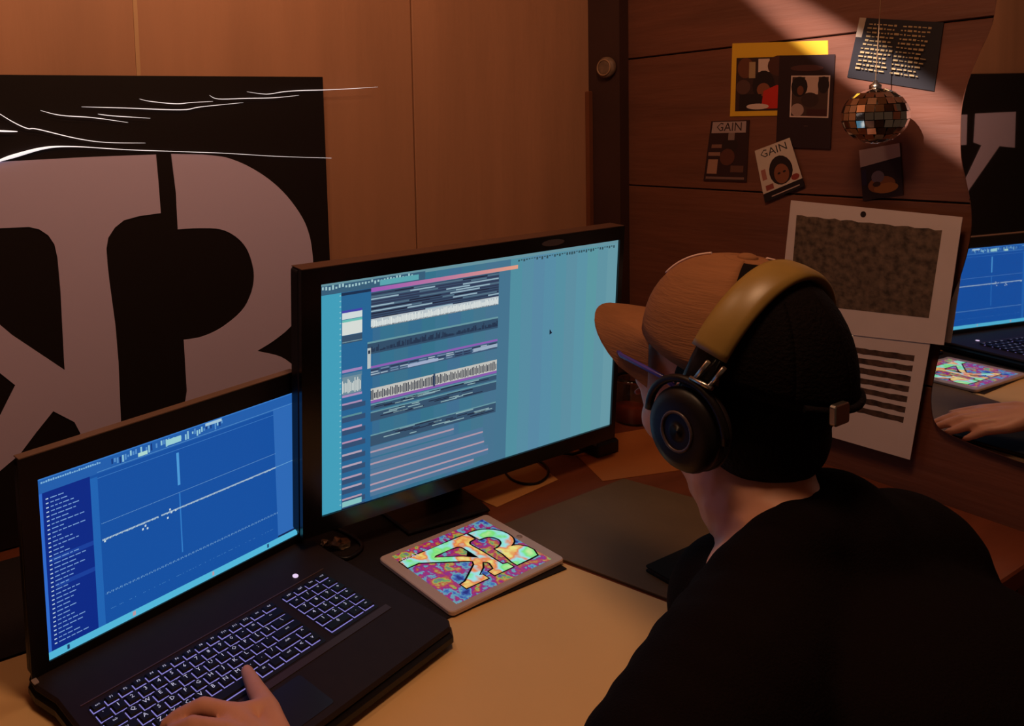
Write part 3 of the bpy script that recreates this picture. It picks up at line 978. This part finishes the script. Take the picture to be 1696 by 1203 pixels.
rainbow(nt, 0, .8, [(.28, (40, 40, 130)), (.37, (70, 110, 190)), (.43, (110, 180, 190)), (.47, (140, 40, 140)), (.52, (170, 30, 110)), (.57, (190, 90, 50)), (.62, (190, 170, 80)), (.67, (100, 170, 90)), (.74, (130, 60, 160))], 60)
scr = lpart('screen', mb, M, t)
M2 = bpy.data.materials.new('rainbow_letter')
M2.use_nodes = True
rainbow(M2.node_tree, 3.3, 1.0, [(.30, (210, 230, 160)), (.42, (120, 220, 120)), (.50, (150, 220, 225)), (.56, (225, 120, 60)), (.63, (230, 220, 120)), (.72, (130, 110, 200))], 22)
KB_ = [p_ for p_ in K_OUT+B_OUT]
us = [p_[0] for p_ in KB_]
zs = [p_[1] for p_ in K_OUT+B_OUT]
sc_ = .100/(max(zs)-min(zs))
cu_, cz_ = (max(us)+min(us))/2, (max(zs)+min(zs))/2
def offs(P, d):
    n = len(P)
    ar = sum(P[i-1][0]*P[i][1]-P[i][0]*P[i-1][1] for i in range(n))
    out = []
    for i in range(n):
        a, b = Vector(P[i])-Vector(P[i-1]), Vector(P[(i+1) % n])-Vector(P[i])
        nn = (a.normalized()+b.normalized())
        nn = Vector((nn.y, -nn.x)).normalized()*(d if ar > 0 else -d)
        out.append((P[i][0]+nn.x, P[i][1]+nn.y))
    return out
for P in (K_OUT, B_OUT):
    Q = [((x-cu_)*sc_*1.05, (z-cz_)*sc_) for x, z in P]
    for nm, PP, z0, mm in (('letter_outline', offs(Q, .0028), .0070, blackm), ('letter', Q, .0071, M2)):
        mb = MB(); mb.slab(PP, z0, z0+.0001, (0, 1, 2))
        o = mb.build(nm, mm, scr)
        bm = bmesh.new(); bm.from_mesh(o.data); bmesh.ops.triangulate(bm, faces=bm.faces); bm.to_mesh(o.data); bm.free()
me = text_mesh('00:41', .014)
me.materials.clear(); me.materials.append(mat('clock_white', (.1, .1, .1), .4, emit=C8(210, 190, 215), es=.8))
o = bpy.data.objects.new('clock_text', me); COL.objects.link(o); o.parent = scr
o.location = (-.070, .05, .0073)
mb = MB(); mb.lathe([(.001, .0068), (.0045, .0068), (.0045, .0069), (.001, .0069)], (hw-.009, 0, 0), 16)
lpart('home_button', mb, mat('button_ring', C8(170, 140, 126), .3), t)

# ------------------------------------------------------------------ small things behind the screens
pts = [at(x, y, 'z', .0035) for x, y in [(790, 772), (815, 768), (832, 778), (846, 793), (866, 801), (888, 801), (904, 792), (908, 779), (900, 768), (886, 762), (868, 758)]]
mb = MB(); mb.tube([Vector(p_) for p_ in smooth_poly([tuple(q) for q in pts], 5, False)], .0022, 8)
single('monitor_cable', mb, black, 'thin black cable looped on the tan paper under the monitor', 'cable', tuple(pts[0]))
def crumple(name, label, cat, px, py, size, col, seed, z0=.0045):
    rnd = random.Random(seed)
    q = at(px, py, 'z', z0)
    bm = bmesh.new()
    bmesh.ops.create_icosphere(bm, subdivisions=2, radius=size)
    for v in bm.verts:
        v.co *= rnd.uniform(.55, 1.15)
        v.co.z = abs(v.co.z)*.7 if v.co.z > 0 else v.co.z*.12
    mn = min(v.co.z for v in bm.verts)
    for v in bm.verts:
        v.co.z -= mn
    me = bpy.data.meshes.new(name)
    bm.to_mesh(me); bm.free()
    me.materials.append(col)
    o = bpy.data.objects.new(name, me)
    COL.objects.link(o)
    o.location = W3(*q)
    o['label'] = label
    o['category'] = cat
foil = mat('crinkled_foil', C8(150, 132, 110), .3, metal=.6, vary=.4, scale=120)
crumple('crumpled_wrapper', 'crumpled shiny wrapper on the black mat beside the tablet corner', 'wrapper', 563, 905, .016, foil, 3)
crumple('crumpled_wrapper', 'smaller crumpled wrapper left of the larger shiny one', 'wrapper', 540, 902, .009, foil, 5)
def scrap(label, P, col, z0=.0046):
    Q = [at(x, y, 'z', z0) for x, y in P]
    mb = MB(); mb.slab([(q[0], q[1]) for q in Q], z0, z0+.0012, (0, 1, 2))
    single('paper_scrap', mb, col, label, 'scrap', tuple(Q[0]))
scrap('small orange-tan scrap lying on the black mat by the laptop', [(527, 921), (538, 918), (546, 928), (538, 933)], mat('tan_scrap', C8(200, 140, 80), .7))
scrap('small grey three-cornered scrap left of the orange-tan one', [(497, 929), (506, 920), (513, 931)], mat('grey_scrap', C8(140, 124, 100), .7))
mb = MB(); P = [at(x, y, 'z', .0075) for x, y in [(500, 880), (540, 872), (575, 884), (600, 905), (575, 925), (548, 918)]]
mb.tube(smooth_poly([tuple(q) for q in P], 5, False), .003, 8)
single('charger_cable', mb, black, 'black cable curling on the mat behind the wrappers', 'cable', tuple(P[0]))
# jar, box
jp = at(1046, 697, 'z', 0)
t = thing('glass_jar', 'small glass jar with red content standing behind the monitor edge', 'jar', tuple(jp))
mb = MB(); mb.lathe([(.001, .0002), (.030, .0002), (.033, .004), (.033, .075), (.030, .085), (.029, .095), (.031, .095), (.0325, .086), (.035, .076), (.035, .003), (.031, -.0), (.001, -.0)], jp, 28)
part('glass', mb, mat('jar_glass', (.8, .8, .8), .05, spec=.5, trans=1), t)
mb = MB(); mb.lathe([(.001, .005), (.031, .005), (.031, .034), (.001, .034)], jp, 24)
part('red_content', mb, mat('red_wax', C8(160, 52, 32), .5), t)
q = at(1000, 752, 'z', 0)
mb = MB(); mb.slab(rrect(q[0]-.03, q[1]-.012, q[0]+.03, q[1]+.04, .006), .0005, .028, (0, 1, 2), .004)
t = thing('power_adapter', 'small black power adapter on the desk under the monitor corner', 'adapter', (q[0], q[1], .0005))
part('adapter_body', mb, black, t)
mb = MB(); mb.tube([(q[0]-.03, q[1]+.01, .012), (q[0]-.06, q[1]+.02, .006), (q[0]-.09, q[1]+.06, .004), (q[0]-.10, q[1]+.1, .004)], .003, 8)
part('lead', mb, black, t)

# ------------------------------------------------------------------ the man
HS = .91
E0 = pd(1210, 632, .80)           # between the ears
HR = Matrix.Rotation(math.radians(-2), 3, 'Z') @ Matrix.Rotation(math.radians(6), 3, 'X')   # own frame: y forward, x right, z up
def H(x, y, z):
    return E0+HR @ Vector((x, y, z))*HS
RX = HR*HS
def remeshed(mb, name, material, parent, vox, smooth=6, sub=0):
    o = part(name, mb, material, parent)
    md = o.modifiers.new('r', 'REMESH'); md.mode = 'VOXEL'; md.voxel_size = vox; md.use_smooth_shade = True
    ms = o.modifiers.new('s', 'SMOOTH'); ms.factor = .5; ms.iterations = smooth
    dg = bpy.context.evaluated_depsgraph_get()
    me = bpy.data.meshes.new_from_object(o.evaluated_get(dg))
    o.modifiers.clear()
    old = o.data
    o.data = me
    bpy.data.meshes.remove(old)
    if not me.materials:
        me.materials.append(material)
    for p_ in me.polygons:
        p_.use_smooth = True
    return o
def rm(P):
    return Vector((P[0]*CA+P[1]*SA, -P[0]*SA+P[1]*CA, P[2]))
person = thing('person', 'man in cap, glasses and black t-shirt leaning over the desk towards the screens', 'person', (.80, .12, -DZ))
skin = mat('skin', C8(220, 158, 130), .5, spec=.35, vary=.12, scale=30)
mb = MB()
mb.ball(H(0, .0, .045), (.074, .092, .092), RX)
mb.ball(H(0, .048, -.02), (.063, .058, .085), RX)
mb.ball(H(0, .056, -.075), (.052, .046, .036), RX)
mb.ball(H(0, .088, -.092), (.020, .016, .017), RX)
mb.limb([H(0, .098, .018), H(0, .116, -.018)], [.009, .013])
mb.ball(H(0, .100, -.055), (.021, .012, .010), RX)
for s_ in (-1, 1):
    mb.ball(H(.078*s_, -.005, -.005), (.010, .020, .032), RX)
    mb.ball(H(.035*s_, .078, -.02), (.022, .02, .02), RX)
SL, SR = pd(1222, 1155, .60), pd(1500, 930, .76)
NB = pd(1292, 880, .745)
mb.limb([H(0, -.005, -.04), H(0, -.008, -.09), NB], [.056, .054, .066])
HC = Vector((.80, .10, -.22))
CH_ = (SL+SR)/2
for i in range(9):
    f_ = i/8
    c_ = HC.lerp(CH_-Vector((0, .06, .05)), f_)
    mb.ball(c_, (.15+.01*f_, .095, .09))
mb.limb([NB-Vector((0, 0, .03)), SL], [.06, .055])
mb.limb([NB-Vector((0, 0, .03)), SR], [.06, .055])
EL, WL = Vector((.36, .34, .09)), at(474, 1280, 'z', .055)
mb.limb([SL, EL], [.052, .040])
mb.limb([EL, EL.lerp(WL, .3), WL], [.040, .043, .027])
ERi, WR = pd(1590, 1160, .735), Vector((1.05, .57, .066))
mb.limb([SR, ERi], [.052, .040])
mb.limb([ERi, WR], [.040, .027])
def hand(mb, wrist, mcp, fingers, thumb):
    for i, m_ in enumerate(mcp):
        mb.limb([wrist.lerp(m_, .12)+Vector((0, 0, -.002)), wrist.lerp(m_, .6), m_], [.019, .0145, .0112-.0006*i])
    for i in range(3):
        mb.limb([wrist.lerp((mcp[i]+mcp[i+1])/2, .4), (mcp[i]+mcp[i+1])/2-Vector((0, 0, .003))], [.015, .0095])
    for i, fg in enumerate(fingers):
        k = (.0, .0002, .0004, .0014)[i]
        mb.limb([mcp[i]]+fg, [.0105-k, .0092-k, .0083-k, .0068-k][:1+len(fg)])
    mb.limb(thumb, [.017, .0135, .0108, .0078])
    mb.limb([thumb[1], mcp[0]], [.0125, .010])
def az(L):
    return [at(x_, y_, 'z', z_) for x_, y_, z_ in L]
LH_m = az([(388, 1184, .064), (374, 1212, .066), (361, 1240, .062), (351, 1268, .056)])
LH_f = [az([(336, 1170, .063), (297, 1187, .052), (274, 1201, .0445)]), az([(319, 1201, .063), (284, 1215, .050), (266, 1228, .0445)]), az([(311, 1232, .058), (281, 1245, .048), (266, 1255, .044)]), az([(313, 1264, .050), (291, 1272, .045), (279, 1280, .0435)])]
LH_t = az([(462, 1232, .054), (444, 1178, .058), (424, 1143, .052), (409, 1113, .0455)])
hand(mb, WL, LH_m, LH_f, LH_t)
dR = Vector((.85, .527, 0))
pR = Vector((.527, -.85, 0))
RH_m = [WR+dR*.088+pR*x_+Vector((0, 0, z_)) for x_, z_ in ((-.028, -.008), (-.008, -.006), (.012, -.009), (.030, -.014))]
RH_f = [[m_+dR*.04*l_+Vector((0, 0, -.004)), m_+dR*.064*l_+Vector((0, 0, -.012)), m_+dR*.082*l_+Vector((0, 0, -.018))] for m_, l_ in zip(RH_m, (.95, 1.05, 1, .8))]
RH_t = [WR+dR*.02-pR*.022, WR+dR*.06-pR*.045-Vector((0, 0, .01)), WR+dR*.085-pR*.055-Vector((0, 0, .016)), WR+dR*.11-pR*.058-Vector((0, 0, .02))]
hand(mb, WR, RH_m, RH_f, RH_t)
for s_ in (-1, 1):
    hp, kn, an = Vector((.80+.085*s_, .11, -.23)), Vector((.80+.11*s_, .54, -.24)), Vector((.80+.11*s_, .47, -.67))
    mb.limb([hp, kn, an], [.085, .06, .04])
    mb.limb([an+Vector((0, -.02, -.045)), an+Vector((.01*s_, .17, -.05))], [.035, .03])
remeshed(mb, 'body', skin, person, .0034, 5)
# hair
hairm = mat('dark_hair', C8(20, 12, 11), .75, spec=.15, vary=.5, scale=200, stretch=(1, 1, .15), bump=.6, bscale=300)
mb = MB()
mb.ball(H(0, -.026, .02), (.084, .086, .105), RX)
mb.ball(H(0, -.045, -.04), (.072, .062, .065), RX)
remeshed(mb, 'hair', hairm, person, .005, 4)
for s_ in (-1, 1):
    mb = MB(); mb.ball(H(.031*s_, .091, .004), .0115)
    o = part('eye', mb, mat('eye_white', C8(200, 190, 185), .2), person)
    mb = MB(); mb.ball(H(.031*s_, .1005, .003), .0045)
    part('iris', mb, blackg, o)
mb = MB(); mb.limb([H(-.02, .110, -.056), H(0, .114, -.055), H(.02, .110, -.056)], [.003, .0045, .003])
part('mouth', mb, mat('lips', C8(160, 84, 78), .45), person)
# t-shirt and trousers
shirtm = mat('black_cotton', C8(17, 10, 11), .9, spec=.05, bump=.3, bscale=500)
mb = MB()
for i in range(10):
    f_ = i/9
    c_ = HC.lerp(CH_-Vector((0, .065, .04)), f_)
    mb.ball(c_+Vector((.01, -.012*math.sin(math.pi*f_), 0)), (.175+.015*f_, .12, .10))
mb.limb([NB+Vector((-.02, -.03, -.045)), SL+Vector((0, 0, .0)), SL.lerp(EL, .45)], [.075, .077, .070])
mb.limb([NB+Vector((.035, -.035, -.03)), SR, SR.lerp(ERi, .35), SR.lerp(ERi, .75)], [.075, .073, .072, .066])
mb.limb([NB+Vector((.02, -.04, -.02)), NB+Vector((.045, -.03, .008))], [.072, .056])
mb.ball(NB+Vector((-.035, .01, -.085)), (.080, .075, .085))
mb.limb([pd(1245, 965, .675), pd(1330, 900, .70), pd(1385, 868, .725)], [.038, .042, .042])
remeshed(mb, 't_shirt', shirtm, person, .006, 10)
mb = MB()
mb.ball(HC, (.19, .14, .12))
for s_ in (-1, 1):
    hp, kn, an = Vector((.80+.085*s_, .11, -.23)), Vector((.80+.11*s_, .54, -.24)), Vector((.80+.11*s_, .47, -.67))
    mb.limb([hp, kn, an], [.10, .075, .055])
remeshed(mb, 'trousers', mat('dark_denim', C8(30, 32, 44), .85), person, .008, 6)
for s_ in (-1, 1):
    an = Vector((.80+.11*s_, .47, -.67))
    mb = MB(); mb.slab(smooth_poly([(an[0]-.045, an[1]-.06), (an[0]+.045, an[1]-.06), (an[0]+.052, an[1]+.1), (an[0]+.03, an[1]+.2), (an[0]-.03, an[1]+.2), (an[0]-.052, an[1]+.1)], 4), -DZ+.001, -.655, (0, 1, 2), .012)
    part('shoe', mb, blackm, person)
# stool under him
t = thing('stool', 'round wooden stool under the seated man', 'stool', (.80, .09, -DZ))
mb = MB(); mb.lathe([(.001, -.39), (.16, -.39), (.17, -.375), (.17, -.36), (.16, -.35), (.001, -.35)], (.80, .09, 0), 28)
part('seat', mb, darkwood, t)
for a in range(4):
    x_, y_ = math.cos(a*math.pi/2+.78), math.sin(a*math.pi/2+.78)
    mb = MB(); mb.tube([(.80+.12*x_, .09+.12*y_, -.388), (.80+.16*x_, .09+.16*y_, -DZ+.001)], .016, 10)
    part('leg', mb, darkwood, t)

# cap
tanm = mat('tan_corduroy', C8(146, 98, 66), .85, spec=.15, vary=.2, scale=60, stretch=(.3, .3, 3), bump=.25, bscale=200)
meshm = mat('black_cap_cloth', C8(18, 12, 12), .85, spec=.08, bump=.4, bscale=300)
t = thing('baseball_cap', 'baseball cap with tan corduroy front and bill and black back, on the man\'s head', 'cap', tuple(H(0, 0, .03)))
def dome(a, f_, grow=0):
    "cap surface: a = angle from straight ahead, f_ = 0 at the rim, 1 on top"
    rim = .050-.020*(1-math.cos(a))/2*1.6
    th = f_*math.pi/2
    ct = math.cos(th)**.8 if f_ < 1 else 0
    rx, ry = (.091+grow)*ct, (.106+grow)*ct
    z = rim+(.150+grow-rim)*math.sin(th)
    return H(rx*math.sin(a), -.004+ry*math.cos(a)*(1.0 if math.cos(a) > 0 else 1.14), z)
def dpatch(a0, a1, f0, f1, n, m_, g0, g1):
    mb = MB()
    for gg in (g1, g0):
        mb.grid([[dome(a0+(a1-a0)*i/n, f0+(f1-f0)*j/m_, gg) for i in range(n+1)] for j in range(m_+1)])
    rim = lambda g: [dome(a0+(a1-a0)*i/n, f0, g) for i in range(n+1)]
    mb.grid([rim(g0), rim(g1)])
    for a in (a0, a1):
        mb.grid([[dome(a, f0+(f1-f0)*j/m_, g) for j in range(m_+1)] for g in (g0, g1)])
    return mb
PW = 1.9
part('front_panel', dpatch(-PW, PW, 0, .93, 24, 12, 0, .003), tanm, t)
for k in range(4):
    w0 = (2*math.pi-2*PW)/4
    part('back_panel', dpatch(PW+w0*k, PW+w0*(k+1), 0, .93, 10, 12, 0, .0025), meshm, t)
mb = MB(); mb.ball(dome(0, 1, .002), (.011, .011, .006), RX)
part('top_button', mb, tanm, t)
part('crown_disc', dpatch(0, 2*math.pi, .90, .999, 28, 4, 0, .0028), tanm, t)
mb = MB(); mb.tube([dome(PW, .05+.85*j/16, .0035) for j in range(17)], .0013, 6)
part('seam_piping', mb, mat('white_piping', C8(214, 180, 170), .6), t)  # pale strips paint the lit outline of the front panel
mb = MB(); mb.tube([dome(-.25, .42+.4*j/16, .004) for j in range(17)], .0014, 6)
part('seam_piping', mb, MATS['white_piping'], t)
mb = MB()
n = 22
for dz in (0, -.0035):
    rows_ = []
    for j in range(9):
        r_ = j/8
        row_ = []
        for i in range(n+1):
            s_ = -1+2*i/n
            a = s_*1.0
            b_ = dome(a, 0, .002)
            loc = HR.inverted() @ (b_-E0)/HS
            ext = .085*math.sqrt(max(0, 1-abs(s_)**2.6))
            x_ = loc.x*(1-.06*r_)
            y_ = loc.y+ext*r_
            z_ = loc.z-.046*s_*s_*r_-.010*r_*r_+dz
            row_.append(H(x_, y_, z_))
        rows_.append(row_)
    mb.grid(rows_)
part('bill', mb, tanm, t)
mb = MB(); mb.tube([dome(math.pi-.55+1.1*i/12, .02, .004) for i in range(13)], .0036, 8)
part('rear_strap', mb, meshm, t)
mb = MB(); c_ = dome(math.pi+.25, .02, .008)
mb.slab(rrect(c_[0]-.012, c_[2]-.010, c_[0]+.012, c_[2]+.010, .003), c_[1]-.004, c_[1]+.002, (0, 2, 1), .001)
part('strap_buckle', mb, mat('dull_steel', (.45, .42, .4), .35, metal=1), t)

# headphones
t = thing('headphones', 'over-ear black headphones with olive padded headband worn over the cap', 'headphones', tuple(H(0, 0, -.05)))
padm = mat('olive_leather', C8(146, 116, 58), .38, spec=.5, vary=.15, scale=40)
BTC, BTS = math.cos(math.radians(11)), math.sin(math.radians(11))     # the band sits tipped back
def arc(a, r_, y_, hz=.151, wx=.104):
    z_ = (hz+r_)*math.cos(a)+.02
    return H((wx+r_)*math.sin(a), y_*BTC-z_*BTS-.012, -.02+y_*BTS+z_*BTC)
def band(mb, a0, a1, r0, r1, w0, y0, n=40):
    rows_ = []
    for i in range(n+1):
        a = a0+(a1-a0)*i/n
        row_ = []
        for j in range(12):
            q = 2*math.pi*j/12
            row_.append(arc(a, (r0+r1)/2+(r1-r0)/2*math.sin(q), y0+w0*math.cos(q)*(abs(math.cos(q))**-.3 if abs(math.cos(q)) > .01 else 1)))
        rows_.append(row_)
    mb.grid(rows_, closed=True, caps=True)
mb = MB(); band(mb, -1.12, 1.12, -.004, .011, .021, -.006)
part('headband_pad', mb, padm, t)
for s_ in (-1, 1):
    mb = MB(); band(mb, s_*1.10, s_*1.5, -.001, .006, .016, -.006, 14)
    part('headband_end', mb, blackg, t)
for s_ in (-1, 1):
    mb = MB()
    ax = HR @ Vector((s_, 0, 0))
    prof = [(.001, .0), (.030, .0), (.047, .003), (.052, .010), (.052, .018), (.045, .0185), (.045, .021), (.050, .022), (.051, .034), (.047, .042), (.036, .047), (.020, .0475), (.014, .0478), (.001, .048)]
    prof = [(r_*.88, h_*.85) for r_, h_ in prof]
    prof_pad = prof[:6]
    prof_cup = prof[6:]
    def cup(pr):
        mb = MB()
        rows_ = []
        for r_, h_ in [(.001, pr[0][1])]+pr+[(.001, pr[-1][1])]:
            rows_.append([H(s_*(.081+h_), -.024+r_*.92*math.cos(q), -.026+r_*1.08*math.sin(q)) for q in [2*math.pi*j/32 for j in range(32)]])
        mb.grid(rows_, closed=True, caps=True)
        return mb
    part('ear_pad', cup(prof_pad), mat('pad_leather', C8(40, 30, 30), .5), t)
    c_ = part('ear_cup', cup(prof_cup), black, t)
    mb = MB()
    mb.tube([H(s_*.1222, -.024+.018*math.cos(q), -.026+.022*math.sin(q)) for q in [2*math.pi*j/24 for j in range(24)]], .0016, 6, True)
    part('cup_ring', mb, mat('cup_grey', C8(80, 66, 68), .3), c_)
    mb = MB()
    P = [H(s_*(.108+.004*math.sin(q)), -.024+.047*math.cos(q), -.022+.054*math.sin(q)) for q in [math.pi*j/16 for j in range(17)]]
    mb.tube(P, .0042, 8)
    part('yoke', mb, black, t)
    mb = MB()
    for y_ in (-.012, .006):
        mb.tube([H(s_*.1125, y_-.038, .036), H(s_*.1125, y_-.052, .062)], .0022, 8)
    mb.tube([H(s_*.1135, -.054, .035), H(s_*.1135, -.028, .037)], .0024, 8)
    part('steel_slider', mb, metal, t)

# glasses
t = thing('eyeglasses', 'glasses with a bluish-purple frame on the man\'s face below the cap bill', 'glasses', tuple(H(0, .10, -.01)))
gm = mat('blue_frame', C8(66, 58, 160), .25, spec=.6)
lensm = mat('lens_glass', (.9, .92, 1), .02, spec=.6, trans=1)
for s_ in (-1, 1):
    P = [H(s_*.034+.027*math.cos(q), .118-.006*abs(math.cos(q)), .002+.020*math.sin(q)) for q in [2*math.pi*j/24 for j in range(24)]]
    mb = MB(); mb.tube(P, .002, 8, True)
    part('rim', mb, gm, t)
    mb = MB()
    mb.grid([[p_+HR @ Vector((0, d_, 0)) for p_ in P] for d_ in (-.0008, .0008)], closed=True, caps=True)
    part('lens', mb, lensm, t)
    mb = MB(); mb.tube([H(s_*.061, .111, .008), H(s_*.074, .095, .010), H(s_*.079, .03, .008), H(s_*.081, -.005, -.004)], .0028, 8)
    part('temple', mb, gm, t)
mb = MB(); mb.tube([H(-.008, .119, .004), H(0, .121, .008), H(.008, .119, .004)], .0022, 8)
part('bridge', mb, gm, t)
